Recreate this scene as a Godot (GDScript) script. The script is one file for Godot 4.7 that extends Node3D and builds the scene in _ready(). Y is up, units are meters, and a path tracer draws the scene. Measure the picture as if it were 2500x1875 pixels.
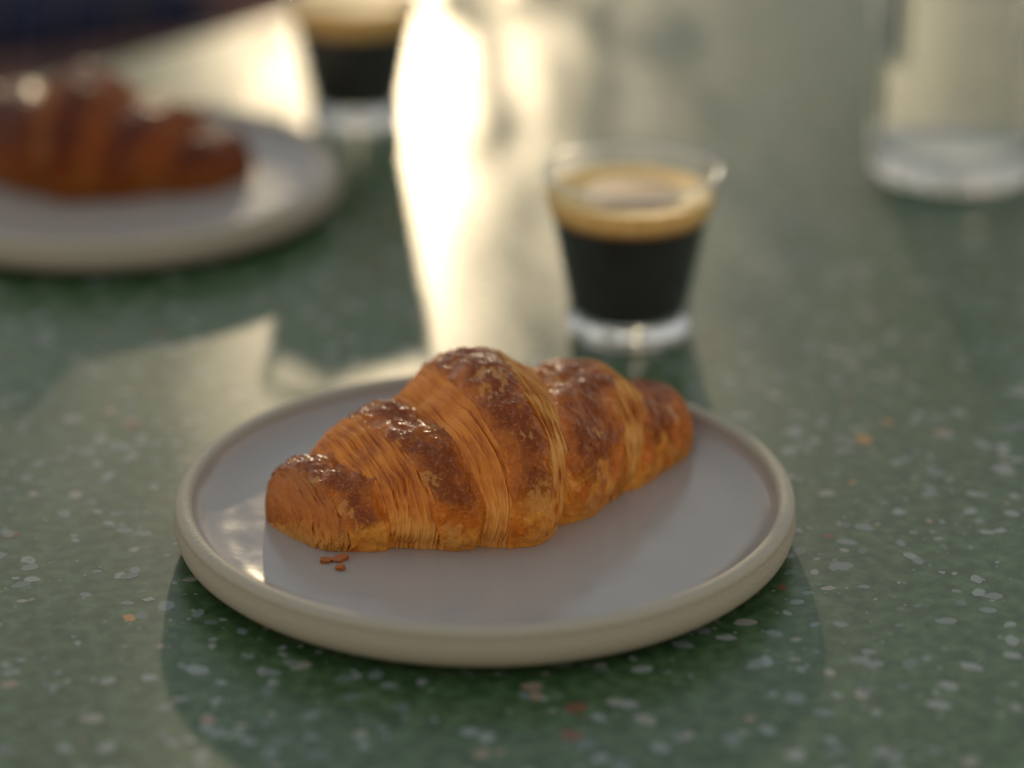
extends Node3D
# A croissant on a stoneware plate on a green terrazzo cafe table, low sun from behind.

var rng := RandomNumberGenerator.new()
var taken := {}


# ---------------------------------------------------------------- helpers
func numbered(called: String) -> String:
	if not taken.has(called):
		taken[called] = 0
		return called
	taken[called] += 1
	return "%s_%03d" % [called, taken[called]]


func thing(called: String, label: String, category: String, at := Vector3.ZERO, group := "") -> Node3D:
	var o := Node3D.new()
	o.name = numbered(called)
	add_child(o)
	o.position = at
	o.set_meta("label", label)
	o.set_meta("category", category)
	if group:
		o.set_meta("group", group)
	return o


func part(called: String, mesh: Mesh, m: Material, parent: Node3D, at := Vector3.ZERO) -> MeshInstance3D:
	var o := MeshInstance3D.new()
	o.name = called
	o.mesh = mesh
	o.material_override = m
	o.position = at
	parent.add_child(o, true)
	return o


func lin(r: float, g: float, b: float, a := 1.0) -> Color:
	var c := Color(r, g, b).linear_to_srgb()
	c.a = a
	return c


func mat(c: Color, rough := 0.6, spec := 0.5) -> StandardMaterial3D:
	var m := StandardMaterial3D.new()
	m.albedo_color = c
	m.roughness = rough
	m.metallic_specular = spec
	return m


func glass_mat(c: Color, scale := 0.05) -> StandardMaterial3D:
	var m := StandardMaterial3D.new()
	m.transparency = BaseMaterial3D.TRANSPARENCY_ALPHA
	m.albedo_color = c
	m.roughness = 0.0
	m.refraction_enabled = true
	m.refraction_scale = scale
	return m


func curve(points: Array, x: float) -> float:   # smooth interpolation through [x, y] pairs
	var n := points.size()
	if x <= points[0][0]:
		return points[0][1]
	if x >= points[n - 1][0]:
		return points[n - 1][1]
	var i := 0
	while x > points[i + 1][0]:
		i += 1
	var x0: float = points[i][0]
	var x1: float = points[i + 1][0]
	var y0: float = points[i][1]
	var y1: float = points[i + 1][1]
	var d := (y1 - y0) / (x1 - x0)
	var m0 := d
	var m1 := d
	if i > 0:
		var dp: float = (y0 - points[i - 1][1]) / (x0 - points[i - 1][0])
		m0 = 0.0 if dp * d <= 0.0 else 2.0 * dp * d / (dp + d)
	if i < n - 2:
		var dn: float = (points[i + 2][1] - y1) / (points[i + 2][0] - x1)
		m1 = 0.0 if dn * d <= 0.0 else 2.0 * dn * d / (dn + d)
	var h := x1 - x0
	var t := (x - x0) / h
	var t2 := t * t
	var t3 := t2 * t
	return (2 * t3 - 3 * t2 + 1) * y0 + (t3 - 2 * t2 + t) * h * m0 + (3 * t2 - 2 * t3) * y1 + (t3 - t2) * h * m1


func noise_of(s: int, freq: float, octaves := 3) -> FastNoiseLite:
	var n := FastNoiseLite.new()
	n.seed = s
	n.noise_type = FastNoiseLite.TYPE_SIMPLEX_SMOOTH
	n.frequency = freq
	n.fractal_type = FastNoiseLite.FRACTAL_FBM
	n.fractal_octaves = octaves
	return n


# grid of points (rows x columns) -> mesh with smooth normals; up() gives the outward hint
func grid_mesh(p: PackedVector3Array, rows: int, cols: int, colors: PackedColorArray, flip := false) -> ArrayMesh:
	var nrm := PackedVector3Array()
	nrm.resize(p.size())
	for i in rows:
		var ia := maxi(i - 1, 0) * cols
		var ib := mini(i + 1, rows - 1) * cols
		for j in cols:
			var a := p[ib + j] - p[ia + j]
			var b := p[i * cols + mini(j + 1, cols - 1)] - p[i * cols + maxi(j - 1, 0)]
			var n := a.cross(b)
			nrm[i * cols + j] = (-n if flip else n).normalized()
	var idx := PackedInt32Array()
	idx.resize((rows - 1) * (cols - 1) * 6)
	var k := 0
	for i in rows - 1:
		for j in cols - 1:
			var a := i * cols + j
			var c := a + cols
			if flip:
				idx[k] = a
				idx[k + 1] = c
				idx[k + 2] = a + 1
				idx[k + 3] = a + 1
				idx[k + 4] = c
				idx[k + 5] = c + 1
			else:
				idx[k] = a
				idx[k + 1] = a + 1
				idx[k + 2] = c
				idx[k + 3] = a + 1
				idx[k + 4] = c + 1
				idx[k + 5] = c
			k += 6
	var arr := []
	arr.resize(Mesh.ARRAY_MAX)
	arr[Mesh.ARRAY_VERTEX] = p
	arr[Mesh.ARRAY_NORMAL] = nrm
	if colors.size():
		arr[Mesh.ARRAY_COLOR] = colors
	arr[Mesh.ARRAY_INDEX] = idx
	var m := ArrayMesh.new()
	m.add_surface_from_arrays(Mesh.PRIMITIVE_TRIANGLES, arr)
	return m


# profile of (radius, height) points, swept round y; ribs modulate the radius where the profile's z is 1
func lathe(profile: Array, sides := 96, ribs := 0, rib_depth := 0.0, upward := true) -> ArrayMesh:
	var p := PackedVector3Array()
	for i in sides + 1:
		var a := TAU * i / sides
		for q in profile:
			var r: float = q.x
			if ribs and q is Vector3 and q.z > 0.5:
				r += rib_depth * (absf(sin(a * ribs * 0.5)) - 0.5)
			p.append(Vector3(r * cos(a), q.y, r * sin(a)))
	var m := grid_mesh(p, sides + 1, profile.size(), PackedColorArray(), upward)
	# close the seam's normals
	var arr := m.surface_get_arrays(0)
	var n: PackedVector3Array = arr[Mesh.ARRAY_NORMAL]
	var c := profile.size()
	for j in c:
		var s := (n[j] + n[sides * c + j]).normalized()
		n[j] = s
		n[sides * c + j] = s
	for i in sides + 1:
		for j in [0, c - 1]:
			if profile[j].x < 1e-5:
				n[i * c + j] = Vector3(0, signf(n[(i % sides) * c + (1 if j == 0 else c - 2)].y), 0)
	arr[Mesh.ARRAY_NORMAL] = n
	var out := ArrayMesh.new()
	out.add_surface_from_arrays(Mesh.PRIMITIVE_TRIANGLES, arr)
	return out


# rounds the corners of a profile
func rounded(points: Array, radius: float, steps := 4) -> Array:
	var out := [points[0]]
	for i in range(1, points.size() - 1):
		var a: Vector2 = points[i - 1]
		var b: Vector2 = points[i]
		var c: Vector2 = points[i + 1]
		var r := minf(radius, minf(a.distance_to(b), b.distance_to(c)) * 0.45)
		var s := b + (a - b).normalized() * r
		var e := b + (c - b).normalized() * r
		for k in steps + 1:
			var t := float(k) / steps
			out.append(s.lerp(b, t).lerp(b.lerp(e, t), t))
	out.append(points[points.size() - 1])
	return out


func box_mesh(size: Vector3, bevel := 0.003) -> ArrayMesh:
	var st := SurfaceTool.new()
	st.begin(Mesh.PRIMITIVE_TRIANGLES)
	var h := size * 0.5
	var pts := []
	for y in [[-h.y, bevel], [-h.y + bevel, 0.0], [h.y - bevel, 0.0], [h.y, bevel]]:
		var ring := []
		var hx: float = h.x - y[1]
		var hz: float = h.z - y[1]
		for c in [[1, 1], [-1, 1], [-1, -1], [1, -1]]:
			ring.append(Vector3(c[0] * hx, y[0], c[1] * hz))
		pts.append(ring)
	st.set_smooth_group(-1)
	for i in 3:
		for j in 4:
			var a: Vector3 = pts[i][j]
			var b: Vector3 = pts[i][(j + 1) % 4]
			var c: Vector3 = pts[i + 1][j]
			var d: Vector3 = pts[i + 1][(j + 1) % 4]
			for v in [a, b, c, b, d, c]:
				st.add_vertex(v)
	for v in [0, 2, 1, 0, 3, 2]:
		st.add_vertex(pts[3][v])
	for v in [0, 1, 2, 0, 2, 3]:
		st.add_vertex(pts[0][v])
	st.generate_normals()
	return st.commit()


# ---------------------------------------------------------------- croissant
const TOP_H := [[-1.4, 0.0], [-1.0, 4.0], [-0.2, 7.5], [1.2, 10.8], [4.0, 14.5], [9.0, 17.5], [16.0, 19.5], [23.0, 24.0], [31.0, 28.5], [39.0, 30.0], [45.0, 31.2], [53.0, 34.0], [64.0, 41.0], [74.0, 44.0], [82.0, 41.5], [92.0, 36.5], [106.0, 33.8], [115.0, 33.0], [122.0, 31.0], [128.0, 26.0], [136.0, 22.0], [142.0, 20.0], [147.0, 18.0], [151.0, 13.5], [153.3, 7.5], [154.2, 0.0]]
const FRONT_W := [[-1.4, 0.0], [-1.0, 3.5], [-0.2, 6.5], [1.2, 11.0], [4.0, 16.5], [8.0, 22.0], [17.0, 27.0], [28.0, 31.0], [40.0, 37.0], [52.0, 42.0], [62.0, 45.5], [70.0, 46.0], [77.0, 43.0], [83.0, 39.0], [94.0, 35.0], [107.0, 28.0], [116.0, 24.5], [129.0, 18.5], [138.0, 16.0], [146.0, 12.5], [151.0, 8.0], [153.3, 4.0], [154.2, 0.0]]
const BACK_W := [[-1.4, 0.0], [-1.0, 3.0], [-0.2, 5.5], [1.2, 9.0], [10.0, 16.0], [28.0, 21.0], [45.0, 25.0], [64.0, 30.0], [84.0, 29.0], [107.0, 26.0], [129.0, 20.0], [146.0, 13.0], [151.0, 8.5], [153.3, 4.0], [154.2, 0.0]]
const MID := [[-1.4, -4.5], [10.0, 0.0], [30.0, 0.0], [110.0, 0.0], [138.0, -3.5], [154.2, -8.0]]
# borders between the zones, each as [way round from the front's foot over the top to the back's foot, s]
const BORDERS := [
	[[0.0, -1.4], [1.0, -1.4]],
	[[0.0, 13.8], [0.19, 12.5], [0.39, 9.1], [0.55, 5.9], [0.8, 3.6], [1.0, 3.4]],
	[[0.0, 28.0], [0.19, 24.8], [0.34, 23.0], [0.48, 20.0], [0.62, 15.5], [0.8, 13.0], [1.0, 12.5]],
	[[0.0, 40.8], [0.11, 38.7], [0.23, 36.6], [0.39, 35.0], [0.55, 31.5], [0.67, 29.0], [0.85, 26.0], [1.0, 25.5]],
	[[0.0, 52.5], [0.16, 52.0], [0.29, 51.2], [0.47, 49.8], [0.56, 48.2], [0.67, 46.5], [0.85, 45.0], [1.0, 45.0]],
	[[0.0, 59.9], [0.1, 59.2], [0.22, 59.4], [0.36, 60.6], [0.47, 61.2], [0.68, 62.6], [1.0, 65.0]],
	[[0.0, 79.0], [0.07, 77.2], [0.22, 74.8], [0.38, 76.5], [0.57, 84.5], [0.75, 90.0], [1.0, 92.0]],
	[[0.0, 80.8], [0.05, 80.6], [0.24, 83.7], [0.4, 88.2], [0.61, 99.5], [0.8, 105.0], [1.0, 107.0]],
	[[0.0, 105.0], [0.12, 108.0], [0.23, 110.2], [0.37, 114.0], [0.59, 121.3], [0.8, 126.0], [1.0, 127.0]],
	[[0.0, 110.0], [0.04, 114.5], [0.14, 119.8], [0.28, 122.8], [0.58, 134.0], [0.8, 138.0], [1.0, 139.0]],
	[[0.0, 134.5], [0.07, 137.6], [0.33, 142.3], [0.56, 147.0], [0.8, 149.0], [1.0, 149.0]],
	[[0.0, 154.2], [1.0, 154.2]]]
# zones: 0 flaky edge, 1 glazed crust; towards which border the zone falls into a cleft (-1 left, 1 right, 0 none)
const ZONES := [[0, 0], [1, 1], [0, -1], [1, 1], [0, -1], [1, 0], [0, 1], [1, -1], [0, 1], [1, -1], [0, 0]]
const LAYER_OF := [0, 0, 1, 1, 2, 2, 2, 3, 3, 4, 4]


func make_croissant(root: Node3D, from: Vector3, to: Vector3, towards: Vector3, s0: int, per_mm: float, around: int, dark: float, crust: Material, flaky: Material) -> void:
	var ax := (to - from).normalized()
	var lat := (towards - ax * towards.dot(ax)).normalized()
	lat.y = 0.0
	lat = lat.normalized()
	var flip := ax.cross(lat).y > 0.0
	var edge_n := noise_of(s0, 1.0, 4)
	var lump := noise_of(s0 + 1, 0.055, 2)
	var wrinkle := noise_of(s0 + 2, 0.17, 2)
	var fine := noise_of(s0 + 3, 0.9, 3)
	var strand := noise_of(s0 + 4, 1.0, 2)
	var strand2 := noise_of(s0 + 5, 1.0, 1)
	var tone := noise_of(s0 + 6, 0.075, 4)
	var blister := noise_of(s0 + 7, 0.16, 2)
	var patchy := noise_of(s0 + 8, 0.06, 2)
	var layers := {}
	for z in ZONES.size():
		var kind: int = ZONES[z][0]
		var fall: int = ZONES[z][1]
		var cleft0: bool = z > 0 and LAYER_OF[z] != LAYER_OF[z - 1]
		var cleft1: bool = z < 10 and LAYER_OF[z] != LAYER_OF[z + 1]
		var under0: bool = z > 0 and (kind == 1) == cleft0       # runs on beneath its neighbour
		var under1: bool = z < 10 and (kind == 1) == cleft1
		var width := 0.0
		for t in [0.0, 0.3, 0.6]:
			width = maxf(width, curve(BORDERS[z + 1], t) - curve(BORDERS[z], t))
		var rows := maxi(int(width * per_mm), 6)
		var p := PackedVector3Array()
		var col := PackedColorArray()
		p.resize((rows + 1) * (around + 1))
		col.resize(p.size())
		for j in around + 1:
			var t := float(j) / around
			var ragged0 := 0.0
			var ragged1 := 0.0
			if z > 0:
				ragged0 = edge_n.get_noise_2d(t * 5.0, z * 31.0) * 1.3 + edge_n.get_noise_2d(t * 34.0, z * 57.0) * 0.25
			if z < ZONES.size() - 1:
				ragged1 = edge_n.get_noise_2d(t * 5.0, (z + 1) * 31.0) * 1.3 + edge_n.get_noise_2d(t * 34.0, (z + 1) * 57.0) * 0.25
			var sa: float = curve(BORDERS[z], t) + ragged0
			var sb: float = maxf(curve(BORDERS[z + 1], t) + ragged1, sa + 0.6)
			var phi := deg_to_rad(lerpf(-34.0, 214.0, t))
			var cp := cos(phi)
			var sp := sin(phi)
			var cl := signf(cp) * pow(absf(cp), 0.72)
			var low := 1.0 - smoothstep(0.0, 0.33, t)          # towards the front's foot
			for i in rows + 1:
				var q := float(i) / rows
				var s := lerpf(sa - (1.6 if under0 else 0.0), sb + (1.6 if under1 else 0.0), q)
				if z > 0 and z < 10:
					q = clampf((s - sa) / maxf(sb - sa, 0.5), 0.0, 1.0)
				if z == 0 or z == ZONES.size() - 1:                # denser towards the pointed ends
					var e := q if z == 10 else 1.0 - q
					e = 1.0 - pow(1.0 - e, 1.8)
					s = lerpf(sa - 1.6, sb, e) if z == 10 else lerpf(sb + 1.6, sa, e)
				var h := curve(TOP_H, s)
				var w := curve(FRONT_W, s) if cp > 0.0 else curve(BACK_W, s)
				w *= 1.09
				var y0 := h * 0.4
				var y := y0 + (h - y0) * sp if sp > 0.0 else y0 + y0 * sp / 0.5592
				var lt := curve(MID, s) + w * cl
				var pos := Vector3(s, y, lt)
				# relief in mm
				var taper := smoothstep(-1.4, 4.0, s) * (1.0 - smoothstep(147.0, 154.2, s))
				var r := lump.get_noise_3dv(pos) * 1.3
				var qc := q if fall < 0 else 1.0 - q               # 0 in the cleft
				var c: Color
				if kind == 1:
					var bulge := 0.0
					if fall != 0:
						bulge = 0.7 * sin(PI * q) - lerpf(1.7, 2.9, low) * (1.0 - smoothstep(0.0, 0.25, qc)) + 0.7
					else:
						bulge = 0.9 + 1.0 * sin(PI * q)
					r += bulge
					# wrinkles and small blisters of the glazed skin
					var wr := wrinkle.get_noise_3d(pos.x * 1.35, pos.y * 0.6, pos.z * 0.6)
					r += 0.9 * wr + 0.28 * (1.0 - minf(absf(wr) * 5.0, 1.0)) + 0.05 * fine.get_noise_3dv(pos)
					var bl := blister.get_noise_3d(pos.x * 1.2, pos.y, pos.z)
					r += 0.32 * smoothstep(0.1, 0.55, bl)
					# colour: mahogany on the crown, amber low down and where the glaze is thin
					var n := tone.get_noise_3dv(pos)
					var bake := clampf(0.43 - 0.55 * low + 0.85 * n + 0.62 * sin(PI * q) + 0.22 * wr, 0.0, 1.0)
					c = Color(0.64, 0.168, 0.015).lerp(Color(0.225, 0.044, 0.003), bake)
					var gold := smoothstep(0.45, 1.05, low + n * 0.9)
					c = c.lerp(Color(0.86, 0.345, 0.05), gold * 0.8)
					# flakes where the skin has lifted and shows paler dough
					var pf := patchy.get_noise_3dv(pos) + 0.5 * fine.get_noise_3d(pos.x * 0.5, pos.y * 0.28, pos.z * 0.28)
					var flake := smoothstep(0.40, 0.50, pf + 0.2 * low - 0.05)
					c = c.lerp(Color(0.62, 0.28, 0.07), flake * 0.6)
					r -= 0.2 * flake
					var speck := fine.get_noise_3dv(pos * 0.8)
					c = c.lerp(Color(0.58, 0.21, 0.035), smoothstep(0.28, 0.45, speck) * 0.4)
					c = c * (1.0 + 0.2 * speck)
				else:
					var rise := 0.0
					if fall != 0:
						rise = -0.9 + 1.5 * pow(qc, 0.7) + (0.8 * qc if z == 6 else 0.0)
					else:
						rise = 0.75
					# thin sheets of dough seen on edge: ridges that run round the roll
					var mm := s + 0.5 * edge_n.get_noise_2d(t * 5.0, s * 0.10) + 0.12 * edge_n.get_noise_2d(t * 40.0, s * 0.7)
					var st := strand.get_noise_2d(mm * 0.62, t * 2.6)
					var st2 := strand2.get_noise_2d(mm * 1.9, t * 9.0 + 40.0)
					var st3 := strand2.get_noise_2d(mm * 4.2 + 90.0, t * 22.0)
					var ridge := 1.0 - absf(st) * 2.6
					var split := smoothstep(0.2, 0.8, low) * (0.6 if z != 2 else 1.1)
					if z == 6 or z == 8:
						split = maxf(split, 0.55)
					var tread := fposmod(mm * 0.36 + 0.35 * edge_n.get_noise_2d(t * 2.2 + 70.0, s * 0.05), 1.0)
					if fall > 0:
						tread = 1.0 - tread
					tread = tread * (1.0 - smoothstep(0.86, 1.0, tread))
					var tear := smoothstep(0.25, 0.6, edge_n.get_noise_2d(mm * 0.5 + 300.0, t * 4.0))
					r += rise + ((0.22 + 0.8 * split) * (ridge - 0.5) + 0.13 * st2 + 0.07 * st3) * clampf(1.05 + 2.0 * patchy.get_noise_3dv(pos) + (0.35 if z == 2 else 0.0) * low, 0.4, 1.7) + 0.58 * (tread - 0.4) - 0.5 * tear
					var n := tone.get_noise_3dv(pos)
					var lightness := clampf(0.52 + 0.12 * ridge + 0.26 * st2 + 0.22 * st3 + 0.6 * n + 0.35 * low * low - 0.25 * tear + 0.36 * (tread - 0.35), 0.0, 1.0)
					c = Color(0.40, 0.088, 0.010).lerp(Color(0.80, 0.262, 0.031), lightness)
					c = c.lerp(Color(0.84, 0.43, 0.11), clampf(low * 1.25 - 0.5 + 0.45 * st2 + 0.5 * n, 0.0, 1.0) * 0.85)
					if z == 6 or z == 8:
						c = c.lerp(Color(0.76, 0.40, 0.10), clampf(0.5 + 0.4 * st2 + 0.6 * n, 0.0, 1.0))
					if z == 0 or z == 10:
						c = c.lerp(Color(0.36, 0.10, 0.018), clampf(0.75 * (1.0 - low) + 0.8 * n, 0.0, 0.9))
				if z == 0:                                         # the rolled tip shows its spiral
					r += 0.55 * sin(phi + s * 1.9) * (1.0 - smoothstep(2.0, 8.0, s))
				# the rims of the sheets turn in
				if i == 0 and z > 0:
					r -= 0.8 if under0 or cleft0 else 0.45
				if i == rows and z < 10:
					r -= 0.8 if under1 or cleft1 else 0.45
				c = c * dark
				c.a = 1.0
				# outward direction of the ring
				var ow := Vector3(0, sp * w, cp * h).normalized() if h > 0.01 else Vector3.ZERO
				var amount := r * taper
				y = maxf(pos.y + ow.y * amount, 0.0) if t > 0.02 and t < 0.98 else 0.0
				lt = pos.z + ow.z * amount
				p[i * (around + 1) + j] = from + (ax * s + lat * lt + Vector3.UP * y) * 0.001
				col[i * (around + 1) + j] = c
		var mesh := grid_mesh(p, rows + 1, around + 1, col, flip)
		var k: int = LAYER_OF[z]
		if kind == 1:
			layers[k] = part("pastry_layer", mesh, crust, root)
	# sub-parts: the flaky edges go under their layers
		else:
			layers[["edge", z]] = mesh
	for z in ZONES.size():
		if ZONES[z][0] == 0:
			part("flaky_edge", layers[["edge", z]], flaky, layers[LAYER_OF[z]])


# ---------------------------------------------------------------- scene
func _ready() -> void:
	rng.seed = 7
	# camera
	var cam := Camera3D.new()
	cam.name = "camera"
	cam.near = 0.01
	cam.far = 60.0
	var at := CameraAttributesPhysical.new()
	at.frustum_focal_length = 84.4
	at.frustum_focus_distance = 0.845
	at.frustum_near = 0.01
	at.frustum_far = 60.0
	at.exposure_aperture = 2.7
	cam.attributes = at
	add_child(cam)
	cam.fov = 16.17
	cam.position = Vector3(0.0086, 0.384, 0.792)
	cam.rotation_degrees = Vector3(-22.7, 0, 0)
	cam.current = true

	# sky and sun
	var env := Environment.new()
	env.background_mode = Environment.BG_SKY
	var sky := Sky.new()
	var sm := ProceduralSkyMaterial.new()
	sm.sky_top_color = Color(0.49, 0.53, 0.56)
	sm.sky_horizon_color = Color(0.88, 0.81, 0.71)
	sm.sky_curve = 0.2
	sm.ground_bottom_color = Color(0.33, 0.25, 0.19)
	sm.ground_horizon_color = Color(0.62, 0.5, 0.38)
	sm.sun_angle_max = 28.0
	sm.sun_curve = 0.12
	sky.sky_material = sm
	env.sky = sky
	env.tonemap_mode = Environment.TONE_MAPPER_LINEAR
	env.tonemap_exposure = 1.72
	env.sdfgi_enabled = true
	env.ssao_enabled = true
	env.ssil_enabled = true
	var we := WorldEnvironment.new()
	we.name = "world_environment"
	we.environment = env
	add_child(we)
	var sun := DirectionalLight3D.new()
	sun.name = "sun"
	add_child(sun)
	var el := deg_to_rad(12.0)
	var az := deg_to_rad(-2.5)
	var to_sun := Vector3(sin(az) * cos(el), sin(el), -cos(az) * cos(el))
	sun.look_at_from_position(to_sun, Vector3.ZERO)
	sun.light_color = Color(1.0, 0.90, 0.74)
	sun.light_energy = 0.17
	sun.light_angular_distance = 1.1
	sun.shadow_enabled = true

	build_setting()
	build_table()
	build_plates()
	build_croissants()
	build_glasses()
	make_chair()


func build_setting() -> void:
	var g := PlaneMesh.new()
	g.size = Vector2(60, 60)
	var gm := mat(lin(0.17, 0.085, 0.068), 0.95, 0.1)
	var go := part("ground", g, gm, self, Vector3(0, -0.75, 0))
	go.set_meta("kind", "structure")
	make_planter()


# tall grasses and twigs in a planter past the far edge of the table: the low sun comes through them in streaks and dapples
func make_planter() -> void:
	var o := thing("planter", "long dark planter of loose leafy shrubs standing past the far edge of the table", "planter", Vector3(0.22, -0.75, -1.32))
	part("trough", box_mesh(Vector3(1.5, 0.45, 0.3), 0.008), mat(lin(0.06, 0.055, 0.05), 0.7), o, Vector3(0, 0.225, 0))
	var r := RandomNumberGenerator.new()
	r.seed = 12
	var stems := SurfaceTool.new()
	var leaves := SurfaceTool.new()
	stems.begin(Mesh.PRIMITIVE_TRIANGLES)
	leaves.begin(Mesh.PRIMITIVE_TRIANGLES)
	var x := -0.72
	while x < 0.72:
		# how dense the shrub is here, in the planter's own x
		var wx := x + 0.22
		var n := 16 if wx < -0.13 else (40 if wx < -0.01 else (14 if wx < 0.05 else (66 if wx < 0.12 else (20 if wx < 0.25 else 50))))
		var dir := Vector3(r.randf_range(-0.22, 0.22), 1.0, r.randf_range(-0.1, 0.1)).normalized()
		var foot := Vector3(x, 0.44, r.randf_range(-0.1, 0.1))
		var tall := r.randf_range(0.5, 0.85) if wx < -0.13 or wx > 0.05 else r.randf_range(0.42, 0.58)
		for k in 8:
			var a := foot + dir * tall * k / 8.0 + Vector3(dir.x * 0.5 * pow(k / 8.0, 2) * tall, 0, 0)
			var b := foot + dir * tall * (k + 1) / 8.0 + Vector3(dir.x * 0.5 * pow((k + 1) / 8.0, 2) * tall, 0, 0)
			var w := 0.0022 * (1.0 - k / 10.0)
			for side in [[Vector3(-w, 0, 0), Vector3(w, 0, 0)], [Vector3(0, 0, -w), Vector3(0, 0, w)]]:
				for v in [a + side[0], a + side[1], b + side[0], b + side[0], a + side[1], b + side[1]]:
					stems.add_vertex(v)
		for k in n:
			var f := sqrt(r.randf_range(0.08, 1.0))
			if (wx < -0.13 and k % 5 > 0) or (wx > 0.05 and k % 2 == 0):
				f = r.randf_range(0.82, 1.06)
			var p := foot + dir * tall * f + Vector3(dir.x * 0.5 * f * f * tall, 0, 0)
			var size := r.randf_range(0.012, 0.024)
			var basis := Basis.from_euler(Vector3(r.randf_range(-0.8, 0.8), r.randf() * TAU, r.randf_range(-0.9, 0.9))).scaled(Vector3.ONE * size)
			var q := [Vector3(0, 0, 0), Vector3(0.7, 0.12, 0.36), Vector3(1.8, -0.1, 0), Vector3(0.7, 0.12, -0.36)]
			for i in [0, 1, 2, 0, 2, 3]:
				leaves.add_vertex(p + basis * q[i])
		x += r.randf_range(0.012, 0.03)
	stems.generate_normals()
	leaves.generate_normals()
	var lm := mat(lin(0.07, 0.11, 0.04), 0.6)
	lm.backlight_enabled = true
	lm.backlight = Color(0.4, 0.45, 0.2)
	part("stems", stems.commit(), mat(lin(0.12, 0.09, 0.06), 0.8), o)
	part("leaves", leaves.commit(), lm, o)


func make_chair() -> void:
	var o := thing("cafe_chair", "dark blue chair out of focus on the ground past the far left table edge", "chair", Vector3(-0.56, -0.75, -1.85))
	o.rotation.y = 0.5
	var blue := mat(lin(0.014, 0.022, 0.055), 0.95, 0.1)
	var frame := mat(lin(0.35, 0.36, 0.40), 0.25)
	frame.metallic = 0.9
	part("seat", box_mesh(Vector3(0.44, 0.05, 0.42), 0.015), blue, o, Vector3(0, 0.45, 0))
	part("backrest", box_mesh(Vector3(0.42, 0.30, 0.03), 0.012), blue, o, Vector3(0, 0.74, -0.22))
	for x in [-0.19, 0.19]:
		for z in [-0.21, 0.19]:
			var leg := CylinderMesh.new()
			leg.top_radius = 0.011
			leg.bottom_radius = 0.009
			leg.height = 0.42 if z > 0.0 else 0.86
			part("leg", leg, frame, o, Vector3(x, leg.height * 0.5, z))


const EDGE_A := Vector3(-0.1621, 0, -0.6013)
const EDGE_U := Vector3(0.6635, 0, -0.7482)
const EDGE_V := Vector3(0.7482, 0, 0.6635)


func chip_mesh(r: RandomNumberGenerator) -> ArrayMesh:      # an irregular flat stone, 1 unit wide
	var st := SurfaceTool.new()
	st.begin(Mesh.PRIMITIVE_TRIANGLES)
	st.set_smooth_group(-1)
	var n := r.randi_range(5, 8)
	var ring := []
	var sx := r.randf_range(0.55, 0.8)
	for k in n:
		var a := TAU * (k + r.randf_range(-0.25, 0.25)) / n
		var d := r.randf_range(0.38, 0.55)
		ring.append(Vector3(cos(a) * d, 0, sin(a) * d * sx))
	for k in n:
		var a: Vector3 = ring[k]
		var b: Vector3 = ring[(k + 1) % n]
		st.add_vertex(Vector3.ZERO)
		st.add_vertex(a)
		st.add_vertex(b)
		var da := Vector3(a.x * 0.9, -0.3, a.z * 0.9)
		var db := Vector3(b.x * 0.9, -0.3, b.z * 0.9)
		for v in [a, da, b, b, da, db]:
			st.add_vertex(v)
	st.generate_normals()
	return st.commit()


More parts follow.
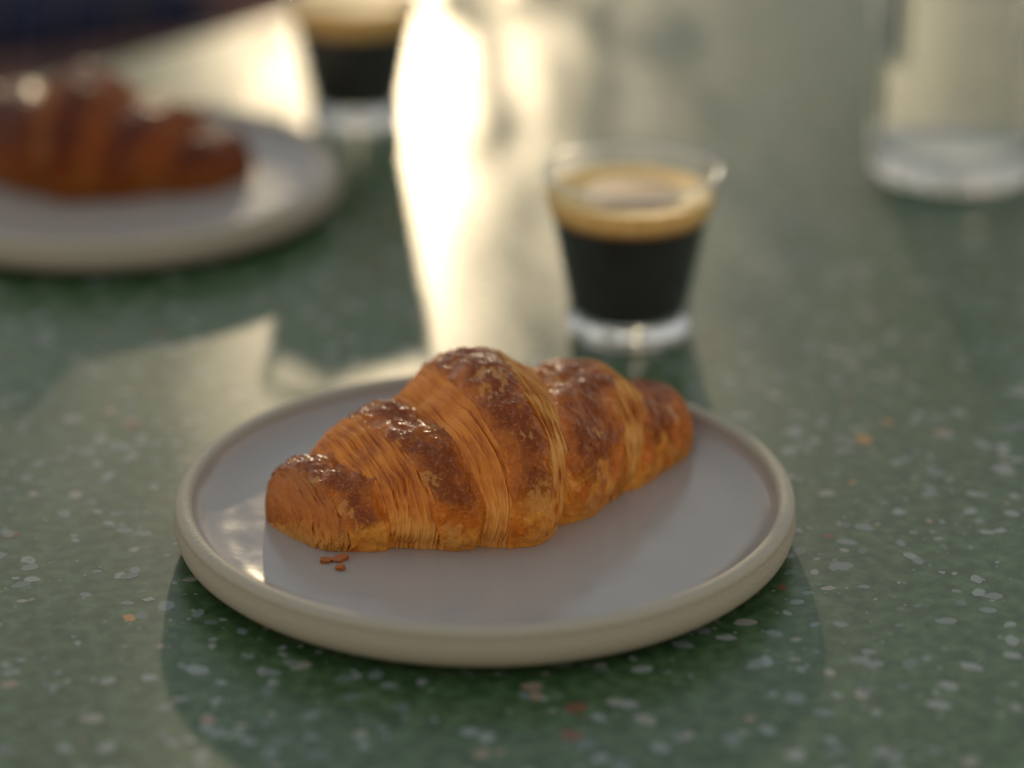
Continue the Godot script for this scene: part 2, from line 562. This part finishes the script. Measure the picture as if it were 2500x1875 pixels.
func build_table() -> void:
	var t := thing("cafe_table", "green terrazzo cafe table with pale stone chips under the plates and glasses", "table")
	var fn := noise_of(3, 0.02, 4)
	var nt := NoiseTexture2D.new()
	nt.noise = fn
	nt.width = 1024
	nt.height = 1024
	nt.seamless = true
	var ramp := Gradient.new()
	ramp.offsets = PackedFloat32Array([0.0, 0.4, 0.6, 1.0])
	ramp.colors = PackedColorArray([lin(0.018, 0.045, 0.016), lin(0.034, 0.079, 0.027), lin(0.054, 0.105, 0.039), lin(0.10, 0.16, 0.075)])
	nt.color_ramp = ramp
	var tm := mat(Color.WHITE, 0.28, 0.5)
	tm.albedo_texture = nt
	tm.uv1_triplanar = true
	tm.uv1_world_triplanar = true
	tm.uv1_scale = Vector3(6, 6, 6)
	# slab with a rounded edge
	var size_u := 1.7
	var size_v := 1.12
	var mid := EDGE_A + EDGE_U * (size_u * 0.5 - 0.85) + EDGE_V * size_v * 0.5
	var slab := part("table_top", box_mesh(Vector3(size_u, 0.03, size_v), 0.004), tm, t, mid + Vector3(0, -0.015, 0))
	slab.rotation.y = atan2(EDGE_V.x, EDGE_V.z)
	var leg := part("pedestal", lathe(rounded([Vector2(0, -0.745), Vector2(0.28, -0.745), Vector2(0.28, -0.73), Vector2(0.04, -0.71), Vector2(0.035, -0.05), Vector2(0.12, -0.031), Vector2(0, -0.031)], 0.01), 48), mat(lin(0.03, 0.03, 0.03), 0.4), t, mid)
	leg.name = "pedestal"
	# stone chips, polished flush: the largest in view one by one, the rest as one part
	var variants := []
	for k in 10:
		variants.append(chip_mesh(rng))
	var mats := []
	for c in [[0.23, 0.25, 0.22], [0.16, 0.19, 0.165], [0.11, 0.145, 0.12], [0.25, 0.24, 0.19], [0.27, 0.20, 0.13], [0.45, 0.20, 0.045], [0.16, 0.06, 0.03]]:
		mats.append(mat(lin(c[0], c[1], c[2]), 0.28, 0.5))
	var weights := [0.32, 0.60, 0.80, 0.94, 0.972, 0.984, 1.0]
	var near := []
	var far := []
	for k in 26000:
		var x := rng.randf_range(-0.5, 0.6)
		var z := rng.randf_range(-0.95, 0.32)
		var pos := Vector3(x, 0.00002 + 0.00003 * rng.randf(), z)
		if (pos - EDGE_A).dot(EDGE_V) < 0.01:
			continue
		var sz := 0.0012 + 0.0072 * pow(rng.randf(), 2.4)
		var kind := rng.randf()
		var m := 0
		while kind > weights[m]:
			m += 1
		var b := Basis(Vector3.UP, rng.randf() * TAU).scaled(Vector3(sz, sz, sz))
		var tr := Transform3D(b, pos)
		var e := {"t": tr, "m": m, "v": rng.randi() % 10, "sz": sz}
		var half := 0.07 + (0.79 - z) * 0.13
		var score := sz / (0.95 - z * 1.0)
		e.score = score if absf(x) < half * 1.05 and z < 0.17 and Vector2(x, z).length() > 0.088 else 0.0
		near.append(e)
	near.sort_custom(func(a, b): return a.score > b.score)
	for k in near.size():
		var e: Dictionary = near[k]
		if k < 290:
			var o := part("terrazzo_chip", variants[e.v], mats[e.m], slab)
			o.transform = slab.transform.affine_inverse() * e.t
		else:
			far.append(e)
	var sts := []
	for m in mats.size():
		var s := SurfaceTool.new()
		s.begin(Mesh.PRIMITIVE_TRIANGLES)
		sts.append(s)
	for e in far:
		sts[e.m].append_from(variants[e.v], 0, slab.transform.affine_inverse() * e.t)
	var joined := ArrayMesh.new()
	for m in mats.size():
		sts[m].commit(joined)
		joined.surface_set_material(m, mats[m])
	var fo := MeshInstance3D.new()
	fo.name = "small_chips"
	fo.mesh = joined
	slab.add_child(fo)
	fo.set_meta("kind", "stuff")


func make_plate(o: Node3D, r: float) -> void:
	var glaze := mat(lin(0.42, 0.365, 0.32), 0.14, 0.5)
	var smear := NoiseTexture2D.new()
	smear.noise = noise_of(31, 0.012, 4)
	smear.width = 512
	smear.height = 512
	smear.seamless = true
	var sramp := Gradient.new()
	sramp.colors = PackedColorArray([Color(0.3, 0.3, 0.3), Color(1, 1, 1)])
	smear.color_ramp = sramp
	glaze.roughness = 0.26
	glaze.roughness_texture = smear
	glaze.uv1_triplanar = true
	glaze.uv1_scale = Vector3(9, 9, 9)
	var bisque := mat(lin(0.42, 0.365, 0.275), 0.62, 0.4)
	var bn := NoiseTexture2D.new()
	bn.noise = noise_of(11, 0.05, 4)
	bn.width = 256
	bn.height = 256
	bn.seamless = true
	bisque.heightmap_enabled = true
	bisque.heightmap_texture = bn
	bisque.heightmap_scale = 0.02
	bisque.uv1_triplanar = true
	bisque.uv1_scale = Vector3(40, 40, 40)
	# glazed inside: flat well, concave wall up to the lip
	var inside := [Vector2(0, 0.0075), Vector2(r * 0.4, 0.0075), Vector2(r * 0.72, 0.0076)]
	for k in 13:
		var a := PI * 0.5 * k / 12.0
		inside.append(Vector2(r * 0.79 + (r * 0.15) * sin(a), 0.0077 + 0.0070 * (1.0 - cos(a))))
	part("glazed_well", lathe(inside, 160, 0, 0.0, false), glaze, o)
	# unglazed outside: rounded lip, wall and foot
	var out := []
	for k in 17:
		var a := PI * 1.12 * k / 16.0
		out.append(Vector2(r * 0.968 - 0.0028 * cos(a), 0.0147 + 0.0024 * sin(a)))
	out.append_array([Vector2(r * 1.0, 0.0112), Vector2(r * 1.001, 0.0088), Vector2(r * 0.993, 0.0060), Vector2(r * 0.968, 0.0036), Vector2(r * 0.92, 0.0022), Vector2(r * 0.80, 0.0012), Vector2(r * 0.78, 0.0), Vector2(r * 0.74, 0.0), Vector2(r * 0.73, 0.002), Vector2(0, 0.002)])
	part("bisque_rim", lathe(out, 160, 0, 0.0, false), bisque, o)


func build_plates() -> void:
	var p := thing("plate", "round stoneware plate with cream unglazed rim under the sharp croissant in front", "plate", Vector3.ZERO, "stoneware plates")
	make_plate(p, 0.1)
	var q := p.duplicate()
	q.name = numbered("plate")
	add_child(q)
	q.position = Vector3(-0.166, 0, -0.332)
	q.set_meta("label", "blurred stoneware plate cut by the left edge of the photo, behind the front plate")


func build_croissants() -> void:
	var crust := mat(Color.WHITE, 0.27, 0.30)
	crust.vertex_color_use_as_albedo = true
	crust.clearcoat_enabled = true
	crust.clearcoat = 0.18
	crust.clearcoat_roughness = 0.22
	var flaky := mat(Color.WHITE, 0.55, 0.4)
	flaky.vertex_color_use_as_albedo = true
	var c := thing("croissant", "golden brown glazed croissant lying on the front plate, in sharp focus", "croissant", Vector3(0, 0.0076, 0), "croissants")
	make_croissant(c, Vector3(-0.0665, 0, 0.0115), Vector3(0.0735, 0, -0.056), Vector3(0.43, 0, 0.9), 21, 5.0, 420, 1.0, crust, flaky)
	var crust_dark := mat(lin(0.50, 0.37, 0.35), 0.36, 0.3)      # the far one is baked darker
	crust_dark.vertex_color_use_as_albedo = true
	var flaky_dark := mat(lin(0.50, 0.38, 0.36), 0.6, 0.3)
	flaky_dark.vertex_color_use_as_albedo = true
	var d := thing("croissant", "blurred dark brown croissant on the plate at the left edge of the photo", "croissant", Vector3(0, 0.0076, 0), "croissants")
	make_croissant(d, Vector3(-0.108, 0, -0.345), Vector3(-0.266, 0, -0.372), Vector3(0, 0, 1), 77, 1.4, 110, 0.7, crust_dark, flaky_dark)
	# crumbs
	var k := 0
	for spot in [[782, 1362, "flat brown pastry crumb on the front plate, left one of three"], [815, 1358, "long brown pastry crumb on the front plate, nearest the croissant of three"], [815, 1378, "small brown pastry crumb on the front plate, nearest the camera of three"]]:
		var r := RandomNumberGenerator.new()
		r.seed = 50 + k
		var long: float = [0.0042, 0.0062, 0.0042][k]
		var o := part("pastry_crumb", chip_mesh(r), mat(lin(0.42, 0.12, 0.022), 0.5), self)
		o.scale = Vector3(long, long * 1.1, long * 0.8)
		o.name = numbered("pastry_crumb")
		o.position = Vector3(-0.0494 + [0.0, 0.0043, 0.0046][k], 0.0090, 0.0365 + [0.0, -0.001, 0.005][k])
		o.rotation = Vector3([0.25, 0.3, 0.2][k], [0.1, 0.35, -0.2][k], [-0.2, 0.15, 0.25][k])
		o.set_meta("label", spot[2])
		o.set_meta("category", "crumb")
		o.set_meta("group", "pastry crumbs")
		k += 1


func make_coffee_glass(called: String, label: String, at: Vector3) -> Node3D:
	var o := thing(called, label, "glass", at, "coffee glasses")
	var pane := StandardMaterial3D.new()
	pane.transparency = BaseMaterial3D.TRANSPARENCY_ALPHA
	pane.albedo_color = lin(0.95, 0.97, 0.96, 0.02)
	pane.roughness = 0.02
	var solid := glass_mat(lin(0.93, 0.96, 0.97, 0.02))
	var wall := rounded([Vector2(0.0224, 0.0115), Vector2(0.0285, 0.048), Vector2(0.0302, 0.052), Vector2(0.0322, 0.0665)], 0.0016, 3)
	part("glass_wall", lathe(wall, 96), pane, o)
	var lip := []
	for k in 13:
		var a := TAU * k / 12.0
		lip.append(Vector2(0.0318 + 0.0010 * cos(a), 0.0672 + 0.0010 * sin(a)))
	part("glass_rim", lathe(lip, 96), solid, o)
	part("inner_wall", lathe([Vector2(0.0283, 0.0555), Vector2(0.0310, 0.0665)], 96), pane, o)
	# thick moulded base, with a shallow hollow underneath
	part("glass_base", lathe(rounded([Vector2(0, 0.0022), Vector2(0.014, 0.0018), Vector2(0.019, 0.0), Vector2(0.0226, 0.0016), Vector2(0.0230, 0.0085), Vector2(0.0223, 0.0114), Vector2(0.0190, 0.0112), Vector2(0.013, 0.0092), Vector2(0, 0.0088)], 0.0014, 4), 96), solid, o)
	return o


func build_glasses() -> void:
	var coffee := mat(lin(0.010, 0.005, 0.003), 0.15, 0.5)
	var crema := mat(lin(0.88, 0.60, 0.24), 0.5, 0.4)
	var foam := NoiseTexture2D.new()
	foam.noise = noise_of(44, 0.03, 4)
	foam.width = 256
	foam.height = 256
	foam.seamless = true
	var ramp := Gradient.new()
	ramp.offsets = PackedFloat32Array([0.0, 0.35, 0.6, 1.0])
	ramp.colors = PackedColorArray([lin(0.42, 0.18, 0.04), lin(0.82, 0.46, 0.12), lin(0.92, 0.60, 0.20), lin(0.94, 0.68, 0.29)])
	foam.color_ramp = ramp
	crema.albedo_color = Color.WHITE
	crema.albedo_texture = foam
	crema.uv1_triplanar = true
	crema.uv1_scale = Vector3(35, 35, 35)
	crema.subsurf_scatter_enabled = true
	crema.subsurf_scatter_strength = 0.25
	var brown := mat(lin(0.40, 0.21, 0.075), 0.3, 0.5)
	var a := make_coffee_glass("coffee_glass", "small glass of black coffee with golden crema behind the front croissant", Vector3(0.0533, 0, -0.178))
	a.scale = Vector3(1.045, 0.98, 1.045)
	part("black_coffee", lathe(rounded([Vector2(0, 0.0092), Vector2(0.013, 0.0096), Vector2(0.0190, 0.0116), Vector2(0.0215, 0.0128), Vector2(0.0278, 0.0485), Vector2(0.0282, 0.0500), Vector2(0, 0.0500)], 0.0008, 2), 72), coffee, a)
	part("crema", lathe(rounded([Vector2(0, 0.0502), Vector2(0.0283, 0.0502), Vector2(0.0297, 0.0530), Vector2(0.0301, 0.0585), Vector2(0.0225, 0.0574), Vector2(0.0190, 0.0568), Vector2(0, 0.0567)], 0.0008, 3), 72), crema, a)
	part("crema_edge", lathe([Vector2(0.0270, 0.0488), Vector2(0.0281, 0.0490), Vector2(0.0287, 0.0512), Vector2(0.0270, 0.0514)], 72), mat(lin(0.36, 0.15, 0.035), 0.4), a)
	part("crema_centre", lathe([Vector2(0, 0.0572), Vector2(0.0188, 0.0572), Vector2(0.0192, 0.0569)], 48, 0, 0.0, false), brown, a)
	var b := make_coffee_glass("coffee_glass", "blurred glass of coffee with tan foam, cut by the photo's top edge", Vector3(-0.0655, 0, -0.452))
	part("black_coffee", lathe(rounded([Vector2(0, 0.0092), Vector2(0.013, 0.0096), Vector2(0.0190, 0.0116), Vector2(0.0215, 0.0128), Vector2(0.0278, 0.0480), Vector2(0, 0.0480)], 0.0008, 2), 72), coffee, b)
	part("crema", lathe(rounded([Vector2(0, 0.0482), Vector2(0.0279, 0.0482), Vector2(0.0296, 0.0525), Vector2(0.0306, 0.0605), Vector2(0, 0.0610)], 0.0008, 3), 72), crema, b)
	var w := thing("water_glass", "tall ribbed clear water glass at the right edge of the photo", "glass", Vector3(0.2085, 0, -0.377))
	var prof := []
	prof.append_array([Vector3(0, 0.001, 0), Vector3(0.032, 0.0, 0), Vector3(0.0362, 0.0015, 0), Vector3(0.0372, 0.005, 0), Vector3(0.0368, 0.009, 0), Vector3(0.0368, 0.012, 1)])
	for k in 9:
		prof.append(Vector3(0.0368 + 0.002 * k / 8.0, 0.014 + 0.085 * k / 8.0, 1))
	prof.append_array([Vector3(0.039, 0.112, 0), Vector3(0.0392, 0.1185, 0), Vector3(0.0385, 0.1198, 0), Vector3(0.0376, 0.119, 0), Vector3(0.0366, 0.10, 0), Vector3(0.0344, 0.020, 0), Vector3(0.0330, 0.0135, 0), Vector3(0.029, 0.0115, 0), Vector3(0, 0.0105, 0)])
	part("water", lathe(rounded([Vector2(0, 0.0106), Vector2(0.0288, 0.0116), Vector2(0.0331, 0.0136), Vector2(0.0345, 0.020), Vector2(0.0363, 0.092), Vector2(0, 0.092)], 0.001, 2), 96), glass_mat(lin(0.98, 0.99, 0.98, 0.01), 0.033), w)
	part("ribbed_wall", lathe(prof, 360, 40, 0.0022), glass_mat(lin(0.96, 0.97, 0.95, 0.02)), w)
